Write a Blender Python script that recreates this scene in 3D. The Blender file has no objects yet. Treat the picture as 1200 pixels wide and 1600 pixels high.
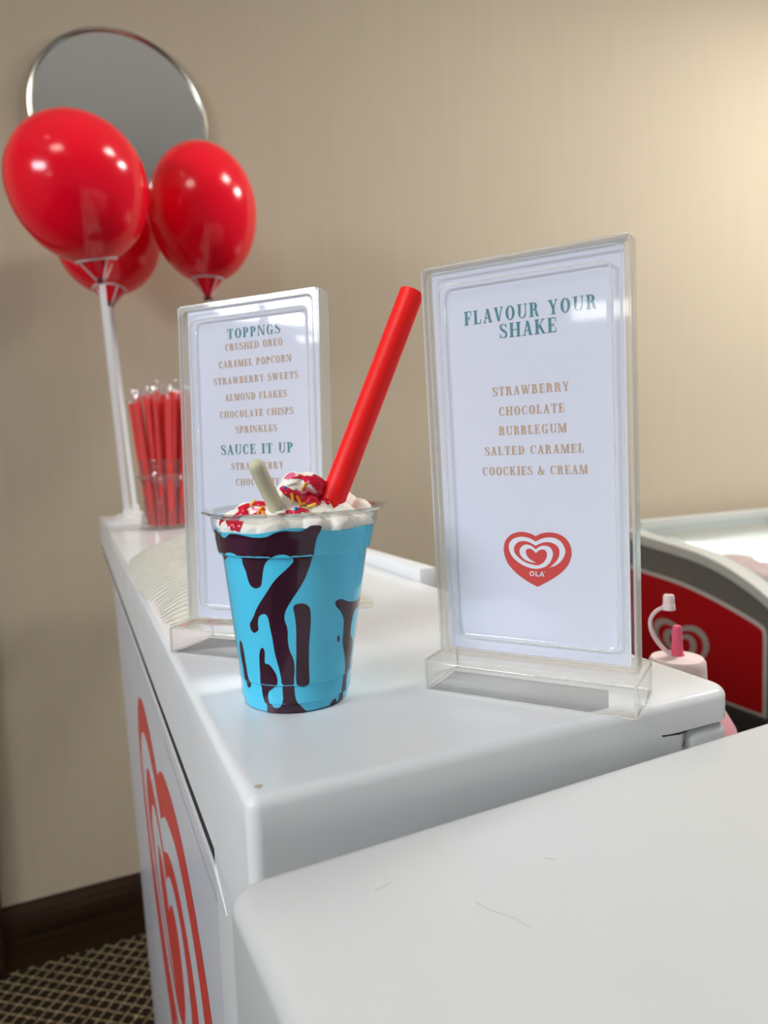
import bpy, bmesh, math, random
from math import sin, cos, pi, radians
from mathutils import Vector, Matrix
from mathutils.geometry import tessellate_polygon, delaunay_2d_cdt
random.seed(7)
S = bpy.context.scene
COL = S.collection

# ------------------------------------------------------------------ camera
F, YAW, PITCH, ROLL, CAMH = 1095.0, .4153, .0839, -.0365, .131
fw = Vector((sin(YAW)*cos(PITCH), cos(YAW)*cos(PITCH), -sin(PITCH)))
ri0 = Vector((cos(YAW), -sin(YAW), 0)); up0 = ri0.cross(fw)
ri = cos(ROLL)*ri0 + sin(ROLL)*up0; up = -sin(ROLL)*ri0 + cos(ROLL)*up0
cd = bpy.data.cameras.new('camera'); cam = bpy.data.objects.new('camera', cd); COL.objects.link(cam)
m3 = Matrix((ri, up, -fw)).transposed()
cam.matrix_world = Matrix.Translation((0, 0, CAMH)) @ m3.to_4x4()
cd.sensor_fit = 'VERTICAL'; cd.sensor_height = 24.0; cd.lens = F*24.0/1600
cd.clip_start = .01; cd.clip_end = 50
cd.dof.use_dof = True; cd.dof.focus_distance = .37; cd.dof.aperture_fstop = cd.lens/2.6
S.camera = cam

# ------------------------------------------------------------------ light
S.view_settings.view_transform = 'Standard'; S.view_settings.look = 'None'
S.view_settings.exposure = 0.0; S.view_settings.gamma = 1.0; S.view_settings.use_curve_mapping = False
S.cycles.transparent_max_bounces = 32; S.cycles.max_bounces = 10
S.cycles.use_denoising = True
W = bpy.data.worlds.new('world'); S.world = W; W.use_nodes = True
bg = W.node_tree.nodes['Background']; bg.inputs[0].default_value = (.80, .87, 1.0, 1); bg.inputs[1].default_value = .16

def area_light(name, loc, target, size, power, color, sy=None):
    l = bpy.data.lights.new(name, 'AREA'); l.energy = power; l.color = color
    l.shape = 'RECTANGLE'; l.size = size; l.size_y = sy or size
    o = bpy.data.objects.new(name, l); COL.objects.link(o); o.location = loc
    o.rotation_euler = (Vector(target)-Vector(loc)).to_track_quat('-Z', 'Y').to_euler()
    return o
CEIL = 2.1
area_light('ceiling_lamp_light', (3.1, .65, CEIL-.06), (3.0, .9, -1), .7, 74, (1, .99, .97))
area_light('ceiling_lamp_light', (-1.1, -.4, CEIL-.06), (-1.1, -.3, -1), .7, 5, (1, .96, .90))
area_light('ceiling_lamp_light', (1.6, .5, CEIL-.06), (1.6, .5, -1), .5, 18, (1, .98, .95))
area_light('window_daylight', (-2.42, -.1, 1.05), (.3, .6, .1), 1.1, 15, (.84, .90, 1.0), .5).data.spread = radians(95)

# ------------------------------------------------------------------ node material helpers
def mat(name, base=(.8, .8, .8), rough=.5, spec=.5, metal=0, trans=0, ior=1.45, coat=0, sss=0, emis=None, es=0):
    m = bpy.data.materials.new(name); m.use_nodes = True
    b = m.node_tree.nodes['Principled BSDF']
    b.inputs['Base Color'].default_value = (*base, 1); b.inputs['Roughness'].default_value = rough
    b.inputs['Specular IOR Level'].default_value = spec; b.inputs['Metallic'].default_value = metal
    b.inputs['Transmission Weight'].default_value = trans; b.inputs['IOR'].default_value = ior
    b.inputs['Coat Weight'].default_value = coat; b.inputs['Coat Roughness'].default_value = .05
    if sss:
        b.inputs['Subsurface Weight'].default_value = sss; b.inputs['Subsurface Radius'].default_value = (.006, .004, .003)
        b.inputs['Subsurface Scale'].default_value = 1
    if emis:
        b.inputs['Emission Color'].default_value = (*emis, 1); b.inputs['Emission Strength'].default_value = es
    return m
class N:
    def __init__(s, m): s.t = m.node_tree; s.b = m.node_tree.nodes['Principled BSDF']
    def n(s, typ, ins=None, **kw):
        x = s.t.nodes.new(typ)
        for k, v in kw.items(): setattr(x, k, v)
        for k, v in (ins or {}).items():
            if hasattr(v, 'is_output'): s.t.links.new(v, x.inputs[k])
            else: x.inputs[k].default_value = v
        return x
    def link(s, a, k): s.t.links.new(a, s.b.inputs[k])
    def coord(s, k='Object'): return s.n('ShaderNodeTexCoord').outputs[k]
    def math(s, op, a, b=0.0): return s.n('ShaderNodeMath', {0: a, 1: b}, operation=op).outputs[0]
    def ramp(s, f, stops):
        r = s.n('ShaderNodeValToRGB', {0: f}); e = r.color_ramp.elements
        while len(e) < len(stops): e.new(.5)
        for q, (p, c) in zip(e, stops): q.position = p; q.color = (*c, 1)
        return r.outputs[0]
    def noise(s, vec, scale, detail=3, rough=.5): return s.n('ShaderNodeTexNoise', {'Vector': vec, 'Scale': scale, 'Detail': detail, 'Roughness': rough}).outputs[0]
    def bump(s, h, strength, dist=.001):
        s.link(s.n('ShaderNodeBump', {'Height': h, 'Strength': strength, 'Distance': dist}).outputs[0], 'Normal')

def clear_plastic(name, tint=(1, 1, 1), milky=.04, fres=1.49, milkcol=(.9, .9, .93), rough=.03, gain=1.0):
    """thin clear plastic: lets light straight through, mirrors by Fresnel, a touch of milky scatter"""
    m = bpy.data.materials.new(name); m.use_nodes = True; t = m.node_tree; t.nodes.clear()
    out = t.nodes.new('ShaderNodeOutputMaterial'); tr = t.nodes.new('ShaderNodeBsdfTransparent'); tr.inputs[0].default_value = (*tint, 1)
    gl = t.nodes.new('ShaderNodeBsdfGlossy'); gl.inputs['Roughness'].default_value = rough
    lw = t.nodes.new('ShaderNodeLayerWeight'); lw.inputs[0].default_value = .5
    pw = t.nodes.new('ShaderNodeMath'); pw.operation = 'POWER'; pw.inputs[1].default_value = 5
    f0 = ((fres-1)/(fres+1))**2
    fr = t.nodes.new('ShaderNodeMath'); fr.operation = 'MULTIPLY_ADD'; fr.inputs[1].default_value = 1-f0; fr.inputs[2].default_value = f0
    df = t.nodes.new('ShaderNodeBsdfDiffuse'); df.inputs[0].default_value = (*milkcol, 1)
    m1 = t.nodes.new('ShaderNodeMixShader'); m1.inputs[0].default_value = milky
    m2 = t.nodes.new('ShaderNodeMixShader')
    g = t.nodes.new('ShaderNodeMath'); g.operation = 'MULTIPLY'; g.inputs[1].default_value = gain; g.use_clamp = True
    L = t.links.new
    L(lw.outputs['Facing'], pw.inputs[0]); L(pw.outputs[0], fr.inputs[0])
    L(fr.outputs[0], g.inputs[0]); L(tr.outputs[0], m1.inputs[1]); L(df.outputs[0], m1.inputs[2]); L(g.outputs[0], m2.inputs[0])
    L(m1.outputs[0], m2.inputs[1]); L(gl.outputs[0], m2.inputs[2]); L(m2.outputs[0], out.inputs[0])
    return m

# ------------------------------------------------------------------ materials
M = {}
def mk_wall():
    m = mat('wallpaper', (.5, .45, .38), .75, .25); n = N(m); c = n.coord()
    st = n.n('ShaderNodeMapping', {'Vector': c, 'Scale': (14, 14, .8)}).outputs[0]
    a = n.noise(st, 3.0, 4); fine = n.noise(n.n('ShaderNodeMapping', {'Vector': c, 'Scale': (1, 1, .35)}).outputs[0], 160, 3)
    n.link(n.ramp(a, [(.3, (.492, .410, .300)), (.7, (.515, .430, .316))]), 'Base Color')
    n.bump(n.math('ADD', n.math('MULTIPLY', fine, .7), n.math('MULTIPLY', a, .4)), .10, .002); return m
M['wall'] = mk_wall()
def mk_carpet():
    m = mat('carpet', rough=.95, spec=.1); n = N(m); c = n.coord()
    sx = n.n('ShaderNodeSeparateXYZ', {0: n.n('ShaderNodeMapping', {'Vector': c, 'Rotation': (0, 0, radians(38))}).outputs[0]})
    jit = n.noise(c, 120, 2)
    def line(o):
        u = n.math('ADD', n.math('MULTIPLY', o, 1/.029), n.math('MULTIPLY', jit, .12))
        return n.math('GREATER_THAN', n.math('ABSOLUTE', n.math('SUBTRACT', n.math('FRACT', u), .5)), .44)
    l = n.math('MAXIMUM', line(sx.outputs[0]), line(sx.outputs[1]))
    dots = n.noise(c, 330, 1)
    k = n.math('MULTIPLY', l, n.math('MULTIPLY', n.math('GREATER_THAN', dots, .52), 1.0))
    k2 = n.math('ADD', n.math('MULTIPLY', k, .95), n.math('MULTIPLY', l, .16))
    n.link(n.ramp(k2, [(0, (.016, .012, .007)), (1, (.50, .38, .21))]), 'Base Color')
    n.bump(n.noise(c, 300, 2), .6, .004); return m
M['carpet'] = mk_carpet()
def mk_wood():
    m = mat('dark_wood', rough=.5, spec=.2); n = N(m); c = n.coord()
    w = n.noise(n.n('ShaderNodeMapping', {'Vector': c, 'Scale': (1.5, 30, 30)}).outputs[0], 3, 5)
    n.link(n.ramp(w, [(.3, (.014, .006, .003)), (.75, (.042, .019, .009))]), 'Base Color'); return m
M['wood'] = mk_wood()
M['ceiling'] = mat('ceiling_paint', (.94, .94, .92), .9, .2)
M['side_wall'] = mat('side_wall_paint', (.50, .46, .40), .8, .2)
def mk_enamel(name, col, scuff=True):
    m = mat(name, col, .22, .32); n = N(m); c = n.coord()
    k = n.noise(c, 9, 5, .6)
    n.link(n.ramp(k, [(.35, tuple(x*.97 for x in col)), (.65, col)]), 'Base Color')
    n.link(n.math('ADD', n.math('MULTIPLY', k, .12), .14), 'Roughness')
    n.bump(n.noise(c, 14, 2), .05, .004); return m
M['enamel'] = mk_enamel('white_enamel', (.80, .815, .82))
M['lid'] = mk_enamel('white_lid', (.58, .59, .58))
M['vinyl'] = mat('white_vinyl', (.66, .67, .71), .25, .5)
M['lip'] = mat('white_edge', (.85, .86, .87), .3)
M['dark'] = mat('slot_shade_paint', (.012, .018, .02), .6)  # near-black colour standing for the shade inside the slot
M['scuff'] = mat('scuff_mark', (.03, .03, .03), .7)
M['stain'] = mat('tan_stain', (.52, .47, .37), .6)
M['logo_red'] = mat('logo_red', (.62, .055, .045), .35)
M['logo_white'] = mat('logo_white', (.74, .76, .82), .45)
M['acrylic'] = clear_plastic('clear_acrylic', (.99, .99, .995), .02, 1.45, (.86, .86, .92), .04)
M['acrylic_rim'] = clear_plastic('clear_acrylic_rim', (.985, .985, .985), .03, 1.5, (.86, .86, .92), .06, 1.3)
M['acrylic_edge_glint'] = clear_plastic('acrylic_edge_glint', (.93, .93, .90), .34, 1.5, (.93, .92, .86), .08)  # whitish scatter stands for the light refraction would show in the edges
M['cup'] = clear_plastic('clear_cup_plastic', (.99, .99, .99), .006, 1.45, (.9, .9, .9), .05)
M['cup_rim'] = clear_plastic('clear_cup_rim', (.80, .80, .79), .10, 1.5, (.85, .85, .83), .06, 1.5)
M['glass'] = clear_plastic('jar_glass', (.93, .93, .92), .03, 1.5, (.85, .85, .85), .03, 1.4)
M['wrapper'] = clear_plastic('clear_wrapper', (.98, .97, .97), .05, 1.5, (.95, .90, .90), .1, 1.6)
M['freezer_glass'] = clear_plastic('freezer_glass', (.88, .92, .92), .06, 1.5, (.9, .95, .95), .03, 1.2)
M['card'] = mat('menu_paper', (.70, .715, .80), .85, .2)
M['teal_ink'] = mat('teal_ink', (.065, .24, .27), .7)
M['tan_ink'] = mat('tan_ink', (.55, .355, .20), .7)
def mk_shake():
    m = mat('blue_milkshake', (.05, .42, .60), .45, .4); n = N(m); c = n.coord()
    v = n.n('ShaderNodeTexVoronoi', {'Vector': c, 'Scale': 700}).outputs['Distance']
    z = n.n('ShaderNodeSeparateXYZ', {0: c}).outputs[2]
    top = n.n('ShaderNodeMapRange', {'Value': z, 'From Min': .055, 'From Max': .095}).outputs[0]
    hole = n.math('MULTIPLY', n.math('LESS_THAN', v, .22), n.math('MULTIPLY', top, n.math('GREATER_THAN', n.noise(c, 60, 2), .50)))
    mix = n.n('ShaderNodeMix', {0: n.math('MULTIPLY', hole, .75), 6: (.085, .68, .96, 1), 7: (.03, .30, .48, 1)}, data_type='RGBA')
    n.link(mix.outputs[2], 'Base Color'); n.bump(n.noise(c, 90, 3), .1, .001); return m
M['shake'] = mk_shake()
def mk_syrup():
    m = mat('chocolate_syrup', (.03, .004, .014), .3, .25); n = N(m); c = n.coord()
    k = n.noise(c, 45, 2)
    n.link(n.ramp(k, [(.3, (.026, .003, .010)), (.75, (.065, .009, .040))]), 'Base Color'); return m
M['syrup'] = mk_syrup()
M['cream'] = mat('whipped_cream', (.90, .85, .76), .45, .4, sss=.25)
M['berry'] = mat('strawberry_sauce', (.62, .006, .035), .15, .6)
M['berry_pink'] = mat('pink_sauce', (.85, .16, .30), .25, .5)
M['straw_red'] = mat('red_straw_plastic', (1.0, .012, .010), .38, .4, sss=.2)
M['stick'] = mat('pale_wafer', (.62, .58, .42), .55, .3)
for nm, cc in dict(sp_yellow=(.9, .62, .06), sp_orange=(.9, .33, .03), sp_blue=(.02, .13, .42), sp_white=(.9, .86, .8), sp_pink=(.9, .20, .30), sp_dark=(.03, .03, .06)).items():
    M[nm] = mat(nm, cc, .35)
def mk_balloon():
    m = mat('red_latex', (.50, .004, .014), .16, .5, sss=0); b = N(m)
    b.b.inputs['Transmission Weight'].default_value = .0
    lw = b.n('ShaderNodeLayerWeight', {0: .35}).outputs[1]
    b.link(b.ramp(lw, [(0, (.96, .002, .022)), (1, (.98, .012, .028))]), 'Base Color')
    return m
M['balloon'] = mk_balloon()
M['knot'] = mat('dark_red_latex', (.22, .002, .010), .3)
M['white_plastic'] = mat('white_plastic', (.80, .80, .79), .35)
M['clip'] = clear_plastic('clear_clip', (.97, .95, .95), .10, 1.45, (.9, .8, .8), .1)
def mk_napkin():
    m = mat('napkin_paper', (.80, .78, .67), .95, .1); n = N(m); c = n.coord()
    w = n.n('ShaderNodeTexWave', {'Vector': n.n('ShaderNodeMapping', {'Vector': c, 'Rotation': (0, 0, radians(91))}).outputs[0], 'Scale': 30, 'Distortion': .5, 'Detail': 2}, wave_type='BANDS').outputs[1]
    k = n.math('ADD', n.math('MULTIPLY', w, .7), n.math('MULTIPLY', n.noise(c, 150, 2), .6))
    n.bump(k, 1.0, .007); return m
M['napkin'] = mk_napkin()
M['mirror'] = mat('mirror_glass', (.93, .95, .93), .06, .5, metal=1)
M['chrome'] = mat('brushed_chrome', (.55, .52, .44), .25, metal=1)
M['grey_trim'] = mat('grey_trim', (.125, .118, .10), .45)
M['pale_trim'] = mat('pale_grey_trim', (.47, .47, .43), .45)
M['red_panel'] = mat('red_panel', (.37, .0015, .005), .45, .15)
M['grey_logo'] = mat('grey_logo', (.34, .29, .26), .5)
M['white_inner'] = mat('freezer_liner', (.9, .93, .97), .5)
M['black_rubber'] = mat('black_rubber', (.012, .012, .013), .5)
M['pink_ice'] = mat('pink_ice_cream', (.78, .42, .42), .6)
M['pink_bottle'] = mat('pink_bottle_plastic', (.95, .44, .50), .35, sss=0)
M['pink_lid'] = mat('pale_pink_lid', (.97, .80, .79), .35)
M['pink_nozzle'] = mat('pink_nozzle', (1.0, .15, .27), .25)
M['pane'] = mat('window_pane_sky', (.02, .02, .02), .4, emis=(.86, .93, 1), es=6)
M['lamp'] = mat('lamp_diffuser', (.8, .8, .8), .5, emis=(1, .95, .86), es=9)
M['frame_white'] = mat('white_frame_paint', (.75, .75, .73), .4)

# ------------------------------------------------------------------ mesh helpers
def obj(name, bm, m, parent=None, smooth=True, label=None, loc=None):
    me = bpy.data.meshes.new(name); bm.to_mesh(me); bm.free()
    for mm in (m if isinstance(m, (list, tuple)) else [m]): me.materials.append(mm)
    if smooth:
        for p in me.polygons: p.use_smooth = True
        me.set_sharp_from_angle(angle=radians(38))
    o = bpy.data.objects.new(name, me); COL.objects.link(o)
    if parent: o.parent = parent
    if loc: o.location = loc
    if label: o['label'] = label
    return o
def tag(o, label, cat, group=None, kind=None):
    o['label'] = label; o['category'] = cat
    if group: o['group'] = group
    if kind: o['kind'] = kind
    return o
def struct(o): o['kind'] = 'structure'; return o
def thing(name, label, cat, loc=(0, 0, 0), rz=0, group=None):
    o = bpy.data.objects.new(name, None); COL.objects.link(o); o.empty_display_size = .02
    o.location = loc; o.rotation_euler = (0, 0, rz); return tag(o, label, cat, group)
def box(bm, a, b, bev=0, seg=3, mtx=None):
    g = bmesh.ops.create_cube(bm, size=1)['verts']
    for v in g:
        v.co = Vector([(a[i]+b[i])/2 + v.co[i]*(b[i]-a[i]) for i in range(3)])
    if bev:
        es = list({e for v in g for e in v.link_edges})
        r = bmesh.ops.bevel(bm, geom=es, offset=bev, segments=seg, affect='EDGES', profile=.5)
        g = list({v for f in r['faces'] for v in f.verts} | {v for v in g if v.is_valid})
    if mtx: bmesh.ops.transform(bm, matrix=mtx, verts=g)
    return bm
def BX(a, b, bev=0, seg=3, mtx=None): return box(bmesh.new(), a, b, bev, seg, mtx)
def lathe(prof, seg=64, bm=None, cap0=False, cap1=False, ctr=(0, 0, 0)):
    bm = bm or bmesh.new(); rings = []
    for z, r in prof:
        rings.append([bm.verts.new((ctr[0]+r*cos(2*pi*k/seg), ctr[1]+r*sin(2*pi*k/seg), ctr[2]+z)) for k in range(seg)])
    for a, b in zip(rings, rings[1:]):
        for k in range(seg): bm.faces.new((a[k], a[(k+1) % seg], b[(k+1) % seg], b[k]))
    if cap0: bm.faces.new(list(reversed(rings[0])))
    if cap1: bm.faces.new(rings[-1])
    return bm
def frame_at(d):
    d = d.normalized(); a = Vector((0, 0, 1)) if abs(d.z) < .9 else Vector((1, 0, 0))
    u = d.cross(a).normalized(); return u, u.cross(d).normalized()
def tube(pts, r, seg=12, bm=None, cap=True, closed=False):
    bm = bm or bmesh.new(); pts = [Vector(p) for p in pts]; n = len(pts); rings = []
    rs = r if isinstance(r, (list, tuple)) else [r]*n
    u = None
    for i, p in enumerate(pts):
        d = (pts[(i+1) % n]-pts[i-1]) if closed else (pts[min(i+1, n-1)]-pts[max(i-1, 0)])
        d.normalize()
        if u is None: u, v = frame_at(d)
        else:
            u = (u - d*u.dot(d)).normalized(); v = u.cross(d)
        rings.append([bm.verts.new(p + rs[i]*(cos(2*pi*k/seg)*u + sin(2*pi*k/seg)*v)) for k in range(seg)])
    pr = list(zip(rings, rings[1:])) + ([(rings[-1], rings[0])] if closed else [])
    for a, b in pr:
        for k in range(seg): bm.faces.new((a[k], a[(k+1) % seg], b[(k+1) % seg], b[k]))
    if cap and not closed:
        bm.faces.new(list(reversed(rings[0]))); bm.faces.new(rings[-1])
    bmesh.ops.recalc_face_normals(bm, faces=bm.faces); return bm
def cat(pts, n=8, closed=False, corners=()):
    """Catmull-Rom through pts; indexes in corners stay sharp"""
    pts = [tuple(p) for p in pts]; N_ = len(pts); out = []
    rng = range(N_ if closed else N_-1)
    for i in rng:
        p1, p2 = pts[i], pts[(i+1) % N_]
        p0 = pts[i-1] if (closed or i > 0) else p1
        p3 = pts[(i+2) % N_] if (closed or i+2 < N_) else p2
        if i in corners: p0 = p1
        if (i+1) % N_ in corners: p3 = p2
        for k in range(n):
            t = k/n
            out.append(tuple(.5*(2*b+(c-a)*t+(2*a-5*b+4*c-d)*t*t+(3*b-a-3*c+d)*t**3) for a, b, c, d in zip(p0, p1, p2, p3)))
    if not closed: out.append(pts[-1])
    return out
def fill_poly(bm, pts3, thick=None):
    """concave polygon; thick = vector to extrude the sides by"""
    vs = [bm.verts.new(p) for p in pts3]
    tris = tessellate_polygon([[Vector(p) for p in pts3]])
    for t in tris:
        try: bm.faces.new([vs[i] for i in t])
        except ValueError: pass
    if thick:
        w = [bm.verts.new(Vector(p)+Vector(thick)) for p in pts3]
        for t in tris:
            try: bm.faces.new([w[i] for i in reversed(t)])
            except ValueError: pass
        n = len(vs)
        for i in range(n): bm.faces.new((vs[i], vs[(i+1) % n], w[(i+1) % n], w[i]))
        bmesh.ops.recalc_face_normals(bm, faces=bm.faces)
    return bm

# ------------------------------------------------------------------ lettering: high contrast serif capitals, cap height 1
def rect(x0, y0, x1, y1): return [[(x0, y0), (x1, y0), (x1, y1), (x0, y1)]]
T, H_ = .20, .058
def stem(x, y0=0, y1=1, serif=.085, s0=True, s1=True, t=None):
    t = t or T; o = rect(x, y0, x+t, y1)
    if s0: o += rect(x-serif, y0, x+t+serif, y0+H_)
    if s1: o += rect(x-serif, y1-H_, x+t+serif, y1)
    return o
def diag(x0, y0, x1, y1, w): return [[(x0-w/2, y0), (x0+w/2, y0), (x1+w/2, y1), (x1-w/2, y1)]]
def brush(pts, ws, n=7):
    q = cat([(p[0], p[1], w) for p, w in zip(pts, ws)], n); o = []; L = []
    for i, (x, y, w) in enumerate(q):
        a = q[max(i-1, 0)]; b = q[min(i+1, len(q)-1)]
        dx, dy = b[0]-a[0], b[1]-a[1]; l = math.hypot(dx, dy) or 1
        L.append(((x-dy/l*w/2, y+dx/l*w/2), (x+dy/l*w/2, y-dx/l*w/2)))
    for (a, b), (c, d) in zip(L, L[1:]): o.append([a, b, d, c])
    return o
def bowl(cx, cy, rx, ry, a0, a1, thick=T, n=28, thin=H_):
    o = []; P = []
    for k in range(n+1):
        a = radians(a0+(a1-a0)*k/n); P.append(((cx+rx*cos(a), cy+ry*sin(a)), (cx+(rx-thick)*cos(a), cy+(ry-thin)*sin(a))))
    for (a, b), (c, d) in zip(P, P[1:]): o.append([a, b, d, c])
    return o
def ser(x, y, w=.24): return rect(x-w/2, y, x+w/2, y+H_)
G = {
 'A': (.80, diag(.13, 0, .385, 1, .06)+diag(.62, 0, .385, 1, .19)+rect(.2, .30, .55, .30+H_)+ser(.13, 0)+ser(.63, 0, .33)),
 'B': (.76, stem(.1)[:2]+rect(.02, .945, .4, 1)+rect(.1, .48, .42, .53)+rect(.1, 0, .4, H_)+bowl(.36, .755, .27, .245, -90, 90)+bowl(.38, .265, .31, .265, -90, 90)),
 'C': (.76, brush([(.64, .66), (.60, .84), (.42, .975), (.22, .85), (.145, .5), (.22, .15), (.42, .025), (.60, .14), (.66, .32)], [.03, .06, .05, .13, .18, .13, .05, .05, .03])+rect(.615, .66, .665, 1)),
 'D': (.84, stem(.1)[:2]+rect(.02, .945, .4, 1)+rect(.1, 0, .4, H_)+bowl(.36, .5, .40, .5, -90, 90)),
 'E': (.72, stem(.1)[:2]+rect(.02, .945, .64, 1)+rect(.1, 0, .64, H_)+rect(.1, .475, .46, .53)+rect(.60, .72, .645, 1)+rect(.61, 0, .655, .30)+rect(.44, .36, .485, .645)),
 'F': (.68, stem(.1)+rect(.1, .945, .62, 1)+rect(.1, .475, .44, .53)+rect(.58, .70, .625, 1)+rect(.42, .36, .465, .645)),
 'G': (.84, brush([(.64, .66), (.60, .84), (.42, .975), (.22, .85), (.145, .5), (.22, .15), (.42, .025), (.58, .07)], [.03, .06, .05, .13, .18, .13, .05, .05])+rect(.615, .66, .66, 1)+rect(.52, 0, .69, .40)+rect(.44, .37, .78, .42)),
 'H': (.92, stem(.1)+stem(.62)+rect(.2, .475, .7, .53)),
 'I': (.42, stem(.12)),
 'K': (.86, stem(.1)+diag(.26, .38, .68, 1, .06)+diag(.70, 0, .40, .60, .19)+ser(.68, .945, .26)+ser(.72, 0, .30)),
 'L': (.70, stem(.1)+rect(.1, 0, .62, H_)+rect(.585, 0, .63, .33)),
 'M': (1.05, diag(.12, 0, .12, 1, .055)+diag(.52, 0, .20, 1, .19)+diag(.50, 0, .80, 1, .055)+rect(.76, 0, .94, 1)+ser(.12, 0)+ser(.14, .945, .24)+ser(.85, 0, .32)+ser(.86, .945, .26)),
 'N': (.90, diag(.13, 0, .13, 1, .055)+diag(.71, 0, .19, 1, .19)+diag(.745, 0, .745, 1, .055)+ser(.13, 0)+ser(.15, .945, .26)+ser(.745, .945)),
 'O': (.84, bowl(.42, .5, .36, .51, 0, 360, n=48)),
 'P': (.72, stem(.1)+rect(.1, .945, .4, 1)+rect(.1, .44, .4, .495)+bowl(.36, .72, .29, .28, -90, 90)),
 'R': (.82, stem(.1)+rect(.1, .945, .4, 1)+rect(.1, .47, .4, .525)+bowl(.36, .735, .28, .265, -90, 90)+brush([(.40, .49), (.54, .42), (.58, .20), (.64, .04), (.76, .05)], [.05, .14, .17, .12, .03])),
 'S': (.64, brush([(.52, .70), (.47, .89), (.29, .975), (.12, .88), (.11, .72), (.22, .59), (.38, .47), (.52, .33), (.50, .12), (.31, .025), (.13, .10), (.06, .30)], [.03, .05, .05, .12, .15, .17, .18, .15, .12, .05, .05, .03])+rect(.505, .70, .55, 1)+rect(.035, 0, .08, .30)),
 'T': (.78, stem(.30, s1=False)+rect(.05, .945, .73, 1)+rect(.04, .70, .085, 1)+rect(.695, .70, .74, 1)),
 'U': (.86, rect(.13, .28, .305, 1)+ser(.215, .945, .36)+bowl(.43, .30, .30, .30, 180, 360, thick=.11)+rect(.68, .28, .73, 1)+ser(.705, .945)),
 'V': (.80, diag(.40, 0, .17, 1, .19)+diag(.42, 0, .66, 1, .055)+ser(.17, .945, .33)+ser(.66, .945)),
 'W': (1.16, diag(.35, 0, .15, 1, .18)+diag(.37, 0, .56, 1, .055)+diag(.76, 0, .56, 1, .18)+diag(.78, 0, .99, 1, .055)+ser(.15, .945, .3)+ser(.56, .945, .28)+ser(1.0, .945)),
 'Y': (.80, rect(.33, 0, .50, .45)+ser(.415, 0, .34)+diag(.42, .40, .18, 1, .19)+diag(.44, .42, .66, 1, .055)+ser(.18, .945, .33)+ser(.66, .945)),
 '&': (.92, brush([(.80, .50), (.70, .30), (.52, .08), (.30, .02), (.10, .18), (.18, .40), (.38, .56), (.46, .76), (.36, .95), (.24, .80), (.32, .56), (.54, .28), (.72, .06), (.88, .10)], [.04, .06, .08, .10, .17, .13, .07, .10, .05, .13, .16, .17, .12, .03])+ser(.80, .48, .26)),
 ' ': (.42, []),
}
def text_bm(lines):
    """lines: (string, x0, x1, baseline z, cap height) in mm -> flat lettering in the local XZ plane"""
    bm = bmesh.new()
    for s, x0, x1, z, ch in lines:
        adv = sum(G[c][0]+.11 for c in s)-.11; k = (x1-x0)/adv; x = x0; e = 0
        for c in s:
            for pl in G[c][1]:
                vs = [bm.verts.new(((x+px*k)/1000, -e*.0000015, (z+py*ch)/1000)) for px, py in pl]
                f = bm.faces.new(vs); e = (e+1) % 5
                f.normal_update()
                if f.normal.y > 0: f.normal_flip()
            x += (G[c][0]+.11)*k
    return bm

# ------------------------------------------------------------------ the heart logo (unit: width 1, origin at lobe-top centre)
def hn(p): return ((p[0]-597-.04*(p[1]-490))/983, -(p[1]-92)/983)
HEART = [(578,150),(650,112),(720,95),(800,92),(880,103),(960,138),(1030,200),(1072,280),(1088,370),(1075,460),(1040,545),(985,620),(900,700),(800,772),(700,835),(612,885),(520,845),(420,790),(320,722),(230,640),(165,560),(125,470),(105,380),(108,310),(130,230),(180,165),(250,118),(330,95),(400,92),(480,108),(540,130)]
HEART_P = [hn(p) for p in cat(HEART, 6, True, (0, 15))]
SP_O = [(775,595),(860,565),(930,510),(980,440),(1002,360),(990,300),(950,230),(890,185),(820,162),(740,165),(660,185),(580,228),(500,185),(420,165),(350,165),(280,182),(220,220),(185,280),(185,340),(205,410),(250,475),(320,535),(400,580),(480,608),(560,622),(640,615),(720,585),(780,530),(815,460),(828,400),(815,340),(780,300),(720,282),(660,290),(610,315),(580,342),(540,305),(490,280),(430,275),(380,300),(345,350),(350,410),(380,460),(430,500),(500,525),(582,535)]
SP_I = [(582,529),(540,512),(490,480),(455,440),(435,390),(445,350),(480,332),(520,340),(555,365),(582,395),(620,360),(660,340),(700,340),(730,360),(745,410),(735,460),(705,515),(660,550),(600,572),(530,562),(450,542),(370,500),(310,450),(270,400),(258,345),(275,290),(320,245),(380,225),(440,228),(500,245),(580,287),(640,255),(700,235),(770,230),(830,245),(880,275),(915,325),(920,390),(905,450),(870,510),(820,560),(779,600)]
SPIRAL_P = [hn(p) for p in cat(SP_O, 4, False, (11, 35))+cat(SP_I, 4, False, (9, 30))]
def ola_polys():
    o = []
    def R(x0, y0, x1, y1): return [[(x0, y0), (x1, y0), (x1, y1), (x0, y1)]]
    def mp(px, py): return hn((px, py))
    P = []
    cx, cy = 528, 695
    for k in range(28):
        a, b = 2*pi*k/28, 2*pi*(k+1)/28
        P.append([(cx+36*cos(a), cy+37*sin(a)), (cx+36*cos(b), cy+37*sin(b)), (cx+21*cos(b), cy+22*sin(b)), (cx+21*cos(a), cy+22*sin(a))])
    P += R(580, 658, 596, 732)+R(580, 717, 630, 732)
    P += [[(636, 732), (653, 732), (680, 658), (664, 658)], [(664, 658), (680, 658), (709, 732), (692, 732)]]+R(652, 702, 694, 716)
    for k in range(12):
        a, b = 2*pi*k/12, 2*pi*(k+1)/12
        P.append([(712+8*cos(a), 664+8*sin(a)), (712+8*cos(b), 664+8*sin(b)), (712+5*cos(b), 664+5*sin(b)), (712+5*cos(a), 664+5*sin(a))])
    return [[mp(*q) for q in p] for p in P]
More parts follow.
